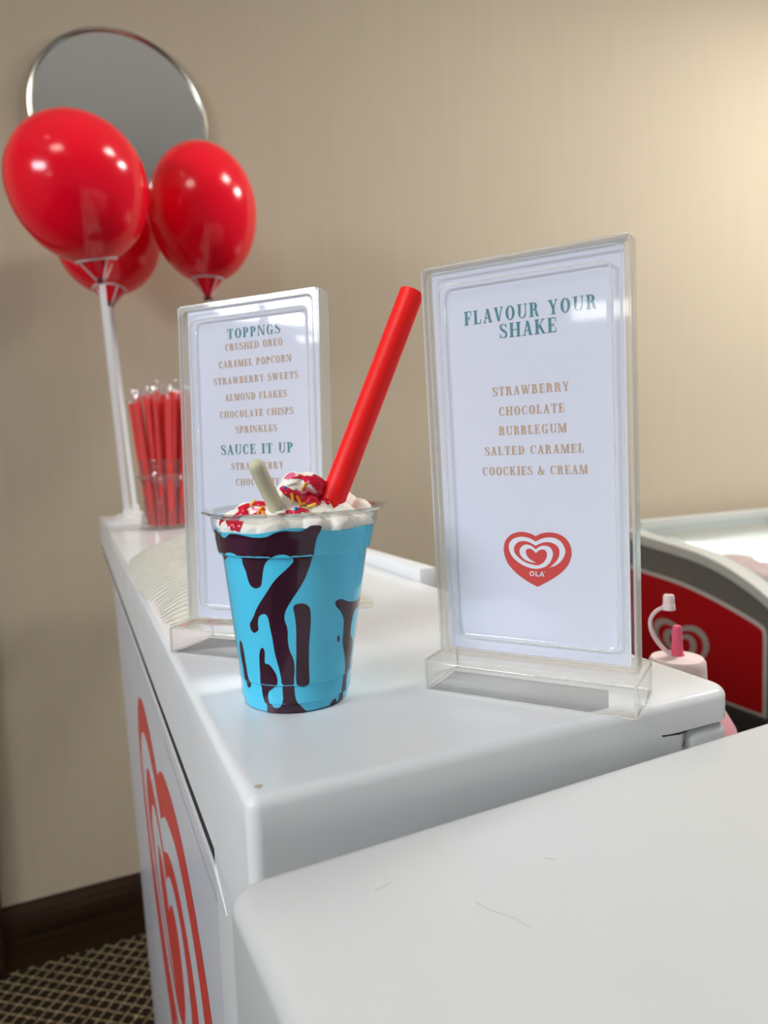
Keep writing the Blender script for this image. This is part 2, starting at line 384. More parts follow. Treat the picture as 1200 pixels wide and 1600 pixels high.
def logo(parent, name, place, width, off, red, white, heart=True, ola=True, label=None):
    """place(u, v, d): maps logo units * width to local coordinates at distance d above the surface"""
    base = None
    if heart:
        base = obj(name, fill_poly(bmesh.new(), [place(u*width, v*width, off) for u, v in HEART_P]), red, parent, False, label)
    sp = obj('spiral_stripe' if heart else name, fill_poly(bmesh.new(), [place(u*width, v*width, off*2) for u, v in SPIRAL_P]), white, base or parent, False, None if heart else label)
    if ola:
        bm = bmesh.new()
        for p in ola_polys(): bm.faces.new([bm.verts.new(place(u*width, v*width, off*2.2)) for u, v in p])
        obj('brand_lettering', bm, white, base or parent, False)
    return base

# ================================================================== SETTING
FL, WY = -1.21, 2.05
struct(obj('floor', BX((-2.6, -3.2, FL-.05), (4.2, WY, FL)), M['carpet'], smooth=False))
struct(obj('wall_back', BX((-2.6, WY, FL-.05), (4.2, WY+.12, CEIL+.1)), M['wall'], smooth=False))
struct(obj('ceiling', BX((-2.6, -4.4, CEIL), (4.2, WY, CEIL+.1)), M['ceiling'], smooth=False))
# left wall with a high window opening
bm = bmesh.new()
wy0, wy1, wz0, wz1 = -.55, .65, .83, 1.45
for a, b in (((-2.6, -3.2, FL), (-2.5, WY, wz0)), ((-2.6, -3.2, wz1), (-2.5, WY, CEIL)), ((-2.6, -3.2, wz0), (-2.5, wy0, wz1)), ((-2.6, wy1, wz0), (-2.5, WY, wz1))): box(bm, a, b)
struct(obj('wall_left', bm, M['side_wall'], smooth=False))
win = bpy.data.objects.new('window_1', None); COL.objects.link(win); struct(win)
bm = bmesh.new()
for a, b in (((-2.58, wy0, wz0), (-2.47, wy0+.05, wz1)), ((-2.58, wy1-.05, wz0), (-2.47, wy1, wz1)), ((-2.58, wy0, wz0), (-2.47, wy1, wz0+.05)), ((-2.58, wy0, wz1-.05), (-2.47, wy1, wz1)), ((-2.57, .03, wz0), (-2.49, .07, wz1))): box(bm, a, b, .004, 1)
obj('window_frame', bm, M['frame_white'], win, False)
obj('window_pane', BX((-2.56, wy0, wz0), (-2.55, wy1, wz1)), M['pane'], win, False)
# baseboard: tall dark board with a paler bevelled top
bm = bmesh.new()
prof = [(0, FL), (-.022, FL), (-.022, FL+.128), (-.016, FL+.145), (-.004, FL+.170), (0, FL+.172)]
for x in (-.262, 4.2):
    pass
ring = [[bm.verts.new((x, WY+y, z)) for y, z in prof] for x in (-.255, 4.2)]
for i in range(len(prof)): bm.faces.new((ring[0][i], ring[0][(i+1) % 6], ring[1][(i+1) % 6], ring[1][i]))
bm.faces.new(ring[0]); bm.faces.new(list(reversed(ring[1]))); bmesh.ops.recalc_face_normals(bm, faces=bm.faces)
struct(obj('baseboard_back', bm, M['wood'], smooth=False))
# dark door casing at the left, standing proud of the wall
struct(obj('trim_1', BX((-.345, WY-.045, FL), (-.250, WY, 1.0), .004, 2), M['wood'], smooth=False))

# ceiling lamps (out of view overhead, they light the room and show as highlights on the balloons)
for k, (x, y) in enumerate(((3.1, .65), (-1.1, -.4), (1.6, .5), (-1.0, .7), (-.7, -1.6), (-1.7, -.9))):
    t = thing('ceiling_lamp', ['square ceiling panel lamp above the far red freezer', 'square ceiling panel lamp nearest the open end of the room', 'square ceiling panel lamp above the middle of the room', 'small round downlight nearest the dark door trim', 'small round downlight above the open end of the room', 'small round downlight nearest the side window'][k], 'ceiling lamp', (x, y, CEIL), 0, 'ceiling lamps')
    if k < 3:
        s = .36 if k < 2 else .26
        bm = bmesh.new()
        for a, b in (((-s, -s, -.03), (s, -s+.02, 0)), ((-s, s-.02, -.03), (s, s, 0)), ((-s, -s, -.03), (-s+.02, s, 0)), ((s-.02, -s, -.03), (s, s, 0))): box(bm, a, b)
        obj('frame', bm, M['frame_white'], t, False)
        obj('diffuser', BX((-s+.02, -s+.02, -.025), (s-.02, s-.02, -.015)), M['lamp'], t, False)
    else:
        obj('frame', lathe([(0, .085), (-.012, .085), (-.016, .075), (-.010, .068)], 32), M['frame_white'], t)
        obj('diffuser', lathe([(-.009, .068), (-.011, .001)], 32), M['lamp'], t)
# slim wall light on the left wall
t = thing('wall_lamp', 'slim horizontal wall light below the window on the side wall', 'wall lamp', (-2.5, -1.16, .405))
obj('housing', BX((0, -.32, -.05), (.03, .32, .05), .004, 1), M['frame_white'], t, False)
obj('diffuser', BX((.03, -.30, -.033), (.045, .30, .033)), mat('wall_lamp_diffuser', (.8, .8, .8), .5, emis=(1, .98, .92), es=14), t, False)

# ------------------------------------------------------------------ round mirror
t = thing('round_mirror', 'round frameless looking mirror with thin metal rim hung high on the beige wall', 'mirror', (.181, WY, 1.035))
ROT = Matrix.Rotation(radians(90), 4, 'X')
bm = lathe([(0, .214), (.020, .214), (.024, .217), (.026, .222), (.020, .226), (0, .226)], 96); bmesh.ops.transform(bm, matrix=ROT, verts=bm.verts); obj('rim', bm, M['chrome'], t)
bm = lathe([(0, .2165), (.016, .2165), (.018, .213), (.0185, .0005)], 96, cap1=True); bmesh.ops.transform(bm, matrix=ROT, verts=bm.verts); obj('mirror_glass', bm, M['mirror'], t, False)

# ================================================================== THE WHITE COUNTER
XL, YF, YB = .0523, .2584, 1.86
ctr = thing('serving_counter', 'white enamelled serving counter with a red heart on its side, carrying the menu signs', 'counter', (0, 0, 0))
ctr['label'] = 'long white enamelled counter carrying the menu signs, red heart on its side'
def counter_cap():
    # plan outline with rounded front corners, extruded, top edges rounded
    bm = bmesh.new(); xr = .316; r1, r2 = .006, .014
    pl = []
    for k in range(9): a = radians(180+90*k/8); pl.append((XL+r1+r1*cos(a), YF+r1+r1*sin(a)))
    for k in range(9): a = radians(270+90*k/8); pl.append((xr-r2+r2*cos(a), YF+r2+r2*sin(a)))
    pl += [(xr, YB), (XL, YB)]
    rr = .0050; rings = []
    cxm, cym = (XL+xr)/2, (YF+YB)/2
    def inset(d):
        o = []
        n = len(pl)
        for i in range(n):
            a, b, c = Vector(pl[i-1]), Vector(pl[i]), Vector(pl[(i+1) % n])
            e1 = (b-a).normalized(); e2 = (c-b).normalized(); n1 = Vector((-e1.y, e1.x)); n2 = Vector((-e2.y, e2.x))
            m = (n1+n2).normalized(); o.append(b + m*d/max(.3, m.dot(n1)))
        return o
    lev = [(-.0165, 0.0)]+[(-rr+rr*sin(radians(a)), rr*(1-cos(radians(a)))) for a in (0, 18, 36, 54, 72, 90)]+[(0, rr+.0008)]
    for z, d in lev: rings.append([bm.verts.new((p.x, p.y, z)) for p in inset(d)])
    n = len(pl)
    for a, b in zip(rings, rings[1:]):
        for i in range(n): bm.faces.new((a[i], a[(i+1) % n], b[(i+1) % n], b[i]))
    bm.faces.new(rings[-1]); bm.faces.new(list(reversed(rings[0])))
    return bm
obj('countertop', counter_cap(), M['enamel'], ctr)
# fascia below the top (flush with it) down to the slot, pillar at the near corner, and the body
bm = bmesh.new()
def rounded_plan(bm, x0, x1, y0, y1, z0, z1, r):
    pl = [(x0+r+r*cos(radians(180+90*k/8)), y0+r+r*sin(radians(180+90*k/8))) for k in range(9)]
    pl += [(x1-r+r*cos(radians(270+90*k/8)), y0+r+r*sin(radians(270+90*k/8))) for k in range(9)]+[(x1, y1), (x0, y1)]
    a = [bm.verts.new((x, y, z0)) for x, y in pl]; b = [bm.verts.new((x, y, z1)) for x, y in pl]; n = len(pl)
    for i in range(n): bm.faces.new((a[i], a[(i+1) % n], b[(i+1) % n], b[i]))
    bm.faces.new(b); bm.faces.new(list(reversed(a)))
rounded_plan(bm, XL, .281, YF, YB, -.064, -.0165, .006)
obj('fascia', bm, M['enamel'], ctr)
bm = bmesh.new(); rounded_plan(bm, XL, .281, YF, .345, FL+.02, -.064, .006)
obj('corner_pillar', bm, M['enamel'], ctr)
# lower body leans inwards slightly towards the floor
def lean(z): return XL + .024*(-z-.07)
bm = bmesh.new(); y0, y1 = .345, 1.33
vs = [bm.verts.new(p) for p in ((XL+.0002, y0, -.0745), (.281, y0, -.0745), (.281, y1, -.0745), (XL+.0002, y1, -.0745), (lean(FL+.02), y0, FL+.02), (.281, y0, FL+.02), (.281, y1, FL+.02), (lean(FL+.02), y1, FL+.02))]
for f in ((0, 1, 2, 3), (7, 6, 5, 4), (0, 4, 5, 1), (1, 5, 6, 2), (2, 6, 7, 3), (3, 7, 4, 0)): bm.faces.new([vs[i] for i in f])
bmesh.ops.recalc_face_normals(bm, faces=bm.faces)
obj('body', bm, M['vinyl'], ctr, False)
obj('slot_shade_strip', BX((XL+.0004, .345, -.0735), (.27, YB-.02, -.0635)), M['dark'], ctr, False)  # dark strip almost flush with the side, paints the slot's shade
bm = bmesh.new()
vs = [bm.verts.new(p) for p in ((XL-.0003, .318, -.0825), (XL-.0006, .350, -.0720), (XL-.0006, YB-.06, -.0720), (XL+.0002, YB-.06, -.0720), (XL+.0002, .350, -.0720), (XL-.0001, .350, -.0785), (XL-.0001, YB-.06, -.0765), (XL+.0002, YB-.06, -.0765), (XL+.0002, .318, -.0825), (XL+.0002, .350, -.0785))]
for f in ((1, 2, 3, 4), (1, 5, 6, 2), (0, 5, 1), (2, 6, 7, 3), (5, 9, 7, 6), (0, 8, 9, 5), (0, 1, 4, 8)): bm.faces.new([vs[i] for i in f])
bmesh.ops.recalc_face_normals(bm, faces=bm.faces)
obj('panel_lip', bm, M['lip'], ctr, False)
def panel(u, v, d):
    # logo u to the right as seen from the customer side = towards -y
    z = -.135+v; return (lean(z)-.0002-d, .68-u, z)
vn = bmesh.new(); fill_poly(vn, [(lean(-.094)-.0001, .28, -.094), (lean(-.094)-.0001, 1.328, -.094), (lean(-1.1)-.0001, 1.328, -1.1), (lean(-1.1)-.0001, .28, -1.1)])
vs = None
front_panel = obj('front_panel', vn, M['vinyl'], ctr, False)
logo(front_panel, 'heart_logo', panel, .56, .00012, M['logo_red'], M['vinyl'], label='large red spiral heart on the side panel')
# raised rail along the far right edge
obj('edge_rail', BX((.3165, .634, -.012), (.336, 1.78, .012), .0015, 2), M['enamel'], ctr)
# rounded white ledge below the overhang at the near right corner
obj('side_ledge', BX((.2815, .2595, -.06), (.311, .285, -.0185), .005, 4), M['enamel'], ctr)
# small chips and scratches
def chip(pts): obj('paint_chip', fill_poly(bmesh.new(), [(x, YF-.0002, z) for x, z in pts]), M['scuff'], ctr, False)
chip([(.262, -.0158), (.266, -.0163), (.272, -.0166), (.2795, -.0168), (.2795, -.0175), (.274, -.0178), (.268, -.0172), (.263, -.0168)])
chip([(.2762, -.0250), (.2772, -.0245), (.2782, -.0215), (.2774, -.0218)])
chip([(.163, -.0305), (.1634, -.0305), (.1634, -.0292), (.163, -.0292)])
bm = bmesh.new(); fill_poly(bm, [(.0595+.0016*cos(a)*(1+.25*sin(3*a)), .2690+.0019*sin(a), .00012) for a in [2*pi*k/18 for k in range(18)]])
obj('rust_spot', bm, M['stain'], ctr, False)

# ------------------------------------------------------------------ white lid in the foreground
lid = thing('freezer_lid', 'plain white rounded freezer lid lying closest to the viewer, in front of the counter', 'freezer lid', (.0395, .2425, 0), .042)
def lid_bm():
    bm = bmesh.new(); x0, y1, x1, y0, r = 0, 0, 1.3, -.75, .011
    pl = []
    for cx_, cy_, a0 in ((x0+r, y0+r, 180), (x1-r, y0+r, 270), (x1-r, y1-r, 0), (x0+r, y1-r, 90)):
        for k in range(9): a = radians(a0+90*k/8); pl.append((cx_+r*cos(a), cy_+r*sin(a)))
    n = len(pl); rings = []; rr = .006
    def inset(d):
        o = []
        for i in range(n):
            a, b, c = Vector(pl[i-1]), Vector(pl[i]), Vector(pl[(i+1) % n]); e1 = (b-a).normalized(); e2 = (c-b).normalized()
            n1 = Vector((-e1.y, e1.x)); n2 = Vector((-e2.y, e2.x)); m = (n1+n2).normalized(); o.append(b+m*d/max(.3, m.dot(n1)))
        return o
    for z, d in [(-.10, .003), (-.10, 0)]+[(-.02-rr+rr*sin(radians(a)), rr*(1-cos(radians(a)))) for a in (0, 15, 30, 45, 60, 75, 90)]+[(-.02, rr+.002)]:
        rings.append([bm.verts.new((p.x, p.y, z)) for p in inset(d)])
    for a, b in zip(rings, rings[1:]):
        for i in range(n): bm.faces.new((a[i], a[(i+1) % n], b[(i+1) % n], b[i]))
    bm.faces.new(rings[-1]); bm.faces.new(list(reversed(rings[0])))
    return bm
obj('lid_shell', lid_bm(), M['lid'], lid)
obj('cabinet', BX((.012, -.74, FL), (1.29, -.012, -.10), .004, 2), M['enamel'], lid, label='white cabinet below the lid')
scr = mat('faint_scratch', (.45, .46, .45), .6)
for pts in ([(.072, -.052), (.074, -.058), (.078, -.064), (.080, -.071)], [(.108, -.043), (.111, -.046)], [(.045, -.03), (.052, -.0285)]):
    obj('scratch', tube([(x, y, -.01998) for x, y in pts], .00012, 5), scr, lid)

# ================================================================== MENU HOLDERS
def rrect(w, h, r, n=5):
    o = []
    for sx, sz, a0 in ((1, 1, 0), (-1, 1, 90), (-1, -1, 180), (1, -1, 270)):
        for k in range(n+1):
            a = radians(a0+90*k/n); o.append((sx*(w/2-r)+r*cos(a), sz*(h/2-r)+r*sin(a)))
    return o
def shell(zc, sgn, win=(.0870, .189), mid=(.0985, .203), out=(.1057, .211)):
    """stepped clear plate: outer border proud, stepping in to the window; sgn -1 faces the viewer"""
    bm = bmesh.new(); rings = []
    for (w, h), r, y in ((out, .0025, .0008), (out, .0025, .0058), ((out[0]-.0012, out[1]-.0012), .0022, .0064), (mid, .004, .0064), ((mid[0]-.0025, mid[1]-.0025), .0040, .0046), ((win[0]+.003, win[1]+.003), .0045, .0046), (win, .0045, .0026), ((win[0]-.003, win[1]-.003), .004, .0022), ((win[0]-.005, win[1]-.005), .0035, .0022)):
        rings.append([bm.verts.new((x, sgn*y, zc+z)) for x, z in rrect(w, h, r)])
    n = len(rings[0])
    for a, b in zip(rings, rings[1:]):
        for i in range(n): bm.faces.new((a[i], a[(i+1) % n], b[(i+1) % n], b[i]))
    bm.faces.new(rings[-1])
    bmesh.ops.recalc_face_normals(bm, faces=bm.faces)
    return bm
def edge_strip(x0, x1, z0, z1):
    return BX((x0, -.0064, z0), (x1, .0064, z1), .0008, 1)
def holder(name, label, loc, yaw, tilt, sc, cardlabel, texts, with_logo):
    t = thing(name, label, 'sign holder', loc, -yaw); t.scale = (sc, sc, sc)
    # foot: hollow clear block
    bm = bmesh.new(); box(bm, (-.056, -.0225, 0), (.056, .0225, .017), .0018, 3)
    foot = obj('foot', bm, M['acrylic_rim'], t)
    bm = bmesh.new()
    for z in (.0005, .0166):
        tube([(-.0545, -.0222, z), (.0545, -.0222, z), (.0557, -.021, z), (.0557, .021, z), (.0545, .0222, z), (-.0545, .0222, z), (-.0557, .021, z), (-.0557, -.021, z)], .00045, 6, bm, closed=True)
    for x, y in ((-.0552, -.0217), (.0552, -.0217), (.0552, .0217), (-.0552, .0217)): tube([(x, y, .0005), (x, y, .0166)], .0008, 6, bm)
    obj('foot_edge', bm, M['acrylic_edge_glint'], foot)
    TL = Matrix.Translation((0, 0, .017)) @ Matrix.Rotation(-tilt, 4, 'X') @ Matrix.Translation((0, 0, -.017))
    zc = .1225
    def P(nm, bm, m, par=t, sm=True):
        bmesh.ops.transform(bm, matrix=TL, verts=bm.verts); return obj(nm, bm, m, par, sm)
    P('front_plate', shell(zc, -1), M['acrylic']); P('back_plate', shell(zc, 1), M['acrylic'])
    for sx in (-1, 1):
        P('side_edge', BX((sx*.05285-.0009, -.0060, .0175), (sx*.05285+.0009, .0060, .2270), .0006, 1), M['acrylic_edge_glint'])
    P('top_edge', BX((-.052, -.0060, .2262), (.052, .0060, .2280), .0006, 1), M['acrylic_edge_glint'])
    # milky tubes painting bright edge light along the steps of the front plate
    bm = bmesh.new()
    for (w, h, r, y, rad) in ((.0985, .203, .004, -.0064, .00035), (.0882, .190, .0045, -.0046, .0005)):
        tube([(x, y, zc+z) for x, z in rrect(w, h, r)], rad, 6, bm, closed=True)
    P('step_glint', bm, M['acrylic_edge_glint'])
    # the paper card: lies inside the holder, a thing of its own
    c = thing('menu_card', cardlabel, 'menu card', loc, -yaw); c.scale = (sc, sc, sc)
    P('paper', BX((-.0495, -.0004, .0195), (.0495, .0004, .2265)), M['card'], c, False)
    def lay(bm):
        for v in bm.verts: v.co.y -= .0006
        return bm
    for nm, m, ls in texts:
        for l in ls: P(nm, lay(text_bm([l])), m, c, False)
    if with_logo:
        def place(u, v, d):
            p = TL @ Vector((.0027+u, -.0005-d, .0870+v)); return p
        logo(c, 'heart_logo', place, .0363, .00008, M['logo_red'], M['logo_white'], label='red spiral heart logo')
    return t
holder('menu_holder', 'clear acrylic menu holder on the right, listing shake flavours', (.22116, .30619, 0), .92818, -.05489, 1.0,
  'white menu card for shake flavours with red heart logo, in the right holder',
  [('heading_lettering', M['teal_ink'], [('FLAVOUR YOUR', -32, 36.6, 196.6, 6.9), ('SHAKE', -12.8, 17, 187.9, 7.1)]),
   ('flavour_lettering', M['tan_ink'], [('STRAWBERRY', -18, 22.2, 158.8, 4.5), ('CHOCOLATE', -15, 19.5, 148.4, 4.5), ('BUBBLEGUM', -15.4, 20.4, 138.3, 4.6), ('SALTED CARAMEL', -23.6, 28.7, 127.9, 4.5), ('COOCKIES & CREAM', -25.5, 30.3, 117.2, 4.5)])], True)
holder('menu_holder', 'clear acrylic menu holder on the left behind the blue milkshake, listing toppings', (.1091, .4637, 0), .83268, .03732, 1.037,
  'white menu card listing toppings and sauces, in the left holder behind the milkshake',
  [('heading_lettering', M['teal_ink'], [('TOPPNGS', -18.2, 22.7, 204, 6.3), ('SAUCE IT UP', -25.8, 29.5, 129, 6.4)]),
   ('topping_lettering', M['tan_ink'], [('CRUSHED OREO', -20, 24, 196.4, 4.5), ('CARAMEL POPCORN', -25.5, 30, 185.7, 4.5), ('STRAWBERRY SWEETS', -30, 34.6, 175, 4.4), ('ALMOND FLAKES', -21.4, 26, 164, 4.5), ('CHOCOLATE CHISPS', -26, 30.3, 153, 4.5), ('SPRINKLES', -13.8, 18, 142.8, 4.5)]),
   ('sauce_lettering', M['tan_ink'], [('STRAWBERRY', -18.2, 22, 119, 4.5), ('CHOCOLATE', -15, 19, 108.6, 4.5)])], False)

# ================================================================== MILKSHAKE
CX, CY = .1043, .3647
SHV = .0395*Vector((cos(YAW), -sin(YAW), 0))
def shear(bm):
    for v in bm.verts: v.co += SHV*v.co.z
    return bm
PROF = [(0, .0265), (.001, .0283), (.005, .0284), (.0056, .0297), (.0148, .0299), (.0155, .0307), (.021, .0309), (.0815, .0388), (.0825, .0410), (.0905, .0425), (.093, .0428), (.094, .0436), (.101, .0445), (.1020, .0462), (.1030, .0486), (.1037, .0492), (.1042, .0486), (.1036, .0462), (.1022, .0446)]
def prof_r(z):
    for (a, ra), (b, rb) in zip(PROF, PROF[1:]):
        if a <= z <= b: return ra+(rb-ra)*(z-a)/(b-a)
    return .0445
cup = thing('plastic_cup', 'clear plastic takeaway cup full of blue milkshake, in front of the left menu holder', 'cup', (CX, CY, 0))
obj('cup_wall', shear(lathe(PROF[:13], 96, cap0=True)), M['cup'], cup)
obj('rim', shear(lathe(PROF[12:], 96)), M['cup_rim'], cup)
shake = thing('milkshake', 'bright blue milkshake filling the clear cup, streaked with dark chocolate syrup', 'milkshake', (CX, CY, 0))
sp = [(.0006, .001), (.0006, .0272), (.0016, .0279), (.0052, .0280), (.0058, .0293), (.0150, .0295), (.0157, .0303), (.021, .0305)]
sp += [(.021+.0605*k/6, .0305+.0079*k/6) for k in range(1, 7)]+[(.0825, .0405), (.0905, .0420), (.0930, .0423)]
bm = lathe(sp, 96); seg = 96
# uneven top edge and surface
ringz = lambda a: .0948 + .0012*sin(3*a+1) + .0008*sin(7*a+2)
prev = list(bm.verts)[-seg:]
for rr_, dz in ((.0428, 0), (.040, -.0008), (.030, -.001), (.015, 0), (.0005, 0)):
    cur = [bm.verts.new((rr_*cos(2*pi*k/seg), rr_*sin(2*pi*k/seg), ringz(2*pi*k/seg)*(1 if rr_ > .02 else 0)+(.0945 if rr_ <= .02 else 0)+dz)) for k in range(seg)]
    for k in range(seg): bm.faces.new((prev[k], prev[(k+1) % seg], cur[(k+1) % seg], cur[k]))
    prev = cur
bmesh.ops.recalc_face_normals(bm, faces=bm.faces)
obj('drink', shear(bm), M['shake'], shake)
SYR = {
'a': [(186.2,95.2),(188.7,94.1),(195.9,91.5),(203.9,93.8),(210.1,94.2),(216.3,93.7),(224.8,92.6),(234.3,92.9),(240.1,94.8),(246.4,95.7),(254.6,95.1),(258.8,95.8),(262.9,97.6),(267.1,97.6),(270.2,96.8),(268.9,94.0),(267.1,90.8),(266.2,86.8),(265.8,83.9),(264.9,80.0),(262.6,75.1),(259.6,70.3),(255.9,66.2),(250.8,61.4),(246.7,57.3),(244.2,53.9),(243.8,50.5),(245.6,47.0),(246.2,43.6),(246.0,40.1),(247.2,34.8),(250.7,29.5),(251.6,24.1),(250.9,18.9),(251.4,12.6),(252.6,8.2),(255.8,5.3),(260.9,2.1),(263.7,0.5),(254.1,0.4),(244.3,0.4),(231.9,0.4),(221.1,0.5),(220.7,3.1),(219.7,6.0),(217.6,9.4),(216.5,13.7),(216.2,19.1),(216.6,25.3),(217.7,31.6),(219.9,34.8),(222.6,35.4),(223.9,32.8),(223.0,27.5),(227.3,26.8),(231.8,23.8),(234.7,19.9),(234.5,16.4),(229.7,13.9),(225.1,12.0),(223.9,8.9),(226.5,4.8),(230.9,3.1),(236.3,4.1),(239.6,7.6),(239.5,12.8),(238.7,19.1),(236.8,25.3),(234.3,31.4),(233.2,35.8),(232.3,41.0),(230.9,46.2),(229.8,51.3),(227.7,53.2),(224.7,53.3),(220.8,51.5),(219.3,47.4),(219.4,44.9),(214.5,43.0),(210.8,44.5),(210.2,47.4),(213.1,49.8),(216.4,52.6),(219.7,56.2),(225.0,60.6),(229.9,64.6),(235.1,69.2),(239.9,72.6),(246.2,76.2),(250.5,79.0),(251.7,80.6),(249.6,82.8),(245.3,84.0),(240.2,83.7),(234.7,81.9),(230.5,79.3),(228.5,75.9),(226.8,70.8),(225.4,67.9),(220.7,66.5),(216.1,67.6),(213.8,70.4),(212.5,74.6),(210.0,78.7),(209.3,82.3),(205.1,84.0),(198.0,84.2),(191.7,82.8),(186,80.0),(178,79.0),(172.0,84.0),(174.0,90.0),(180,94)],
'b': [(251.3,57.1),(254.6,58.5),(259.8,58.3),(263.8,56.5),(265.3,53.0),(265.6,46.9),(264.8,38.3),(264.8,29.6),(265.5,20.7),(265.6,16.3),(262.3,14.4),(257.5,14.5),(253.5,16.2),(252.8,21.4),(253.2,30.3),(253.3,39.0),(253.1,47.6),(251.9,53.7)],
'l': [(190.3,36.7),(193.8,36.1),(195.5,31.3),(196.2,24.1),(197.4,18.7),(200.9,15.0),(198.5,12.0),(193.4,12.4),(190.8,16.4),(188.8,20.9),(187.1,27.8),(187.9,33.7)],
'r': [(287.6,57.0),(293.4,57.9),(302.1,55.7),(312.0,54.4),(324,54),(338.3,54.5),(344.4,52.5),(332,49.5),(319.9,49.0),(315.5,46.5),(313.6,41.4),(315.2,35.8),(324.6,31.2),(326.4,24.3),(323.7,17.7),(319.4,13.7),(317.2,8.0),(314.8,3.7),(314.0,.8),(308.4,0.5),(303.2,0.5),(306.0,2.7),(307.1,8.2),(309.5,14.1),(310.0,20.4),(305.8,27.3),(301.0,34.3),(300.5,40.6),(298.8,46.9),(293.7,51.5),(289.1,54.2)],
'd': [(293.5,38.0),(295.5,38.4),(296.6,36.2),(295.3,34.6),(293.5,36.2)],
'f': [(292.1,2.0),(299,3.6),(301.4,1.5),(298.7,0.4),(293.3,0.4)],
}
for key, poly in SYR.items():
    pts = cat(poly, 3, True)
    pts = [Vector((a*.6, min(max(z, .4), 99))) for a, z in pts]     # ~ millimetres along the wall
    lo = (min(p.x for p in pts), min(p.y for p in pts)); hi = (max(p.x for p in pts), max(p.y for p in pts)); n0 = len(pts)
    zs = [5.2, 15.2, 21, 82, 90.5, 93]
    grid = []
    y = lo[1]
    while y < hi[1]:
        x = lo[0]
        while x < hi[0]: grid.append(Vector((x+random.uniform(-.05, .05), y+random.uniform(-.05, .05)))); x += 1.3
        y += 1.3
    res = delaunay_2d_cdt(pts+grid, [(i, (i+1) % n0) for i in range(n0)], [], 1, 1e-5)
    bm = bmesh.new(); vv = []
    edge = set()
    for p in res[0]:
        z = p.y/1000; a = radians(p.x/.6); r = prof_r(z)-.00035 if z > .0009 else .0278
        vv.append(bm.verts.new((r*cos(a), r*sin(a), z)))
    for f in res[2]:
        try: bm.faces.new([vv[i] for i in f])
        except ValueError: pass
    bmesh.ops.recalc_face_normals(bm, faces=bm.faces)
    for f in bm.faces:
        c = f.calc_center_median()
        if f.normal.dot(Vector((c.x, c.y, 0))) < 0: f.normal_flip()
    obj('syrup_streak', shear(bm), M['syrup'], shake)

# whipped cream: overlapping lumps fused into one surface
LUMPS = []
rnd = random.Random(3)
def at(x, y, z): return Vector((x, y, z))
for x, y, z, r in ((.1127,.365,.107,.0150),(.104,.358,.105,.0115),(.122,.366,.105,.0125),(.133,.366,.102,.0110),(.1435,.362,.0985,.0085),(.139,.372,.100,.0100),(.128,.352,.099,.0085),(.116,.350,.0985,.0088),(.105,.349,.0985,.0078),(.097,.354,.100,.0088),(.090,.362,.101,.0075),(.083,.368,.0995,.0080),(.0765,.371,.0968,.0072),(.089,.373,.098,.0095),(.110,.380,.100,.012),(.125,.383,.098,.010),(.098,.384,.097,.010),(.115,.3475,.1025,.0045),(.1195,.349,.1035,.0045),(.1125,.3485,.1065,.0036),(.1225,.3505,.0995,.0055),(.116,.357,.1135,.0075),(.123,.361,.1125,.0065),(.108,.362,.1155,.0075),(.117,.366,.1165,.0060)):
    LUMPS.append((x-CX, y-CY, z, r))
for k in range(46):
    a = k*2.39996; rr_ = .0375*math.sqrt((k+.5)/46); r_ = rnd.uniform(.0065, .0095)
    LUMPS.append((.0035+rr_*cos(a), -.0015+rr_*sin(a), rnd.uniform(.1005, .1025)-r_, r_))
bm = bmesh.new()
for x, y, z, r in LUMPS:
    g = bmesh.ops.create_icosphere(bm, subdivisions=3, radius=r)['verts']
    for v in g: v.co += Vector((x, y, z))
tmp = bpy.data.meshes.new('cream_tmp'); bm.to_mesh(tmp); bm.free()
to = bpy.data.objects.new('cream_tmp', tmp); COL.objects.link(to)
md = to.modifiers.new('r', 'REMESH'); md.mode = 'VOXEL'; md.voxel_size = .0007
sm = to.modifiers.new('s', 'SMOOTH'); sm.iterations = 9; sm.factor = .5
tx = bpy.data.textures.new('cream_clouds', 'CLOUDS'); tx.noise_scale = .006
dm = to.modifiers.new('d', 'DISPLACE'); dm.texture = tx; dm.strength = .0016; dm.mid_level = .5; dm.texture_coords = 'LOCAL'
dg = bpy.context.evaluated_depsgraph_get(); cm = bpy.data.meshes.new_from_object(to.evaluated_get(dg))
bpy.data.objects.remove(to)
cbm = bmesh.new(); cbm.from_mesh(cm)
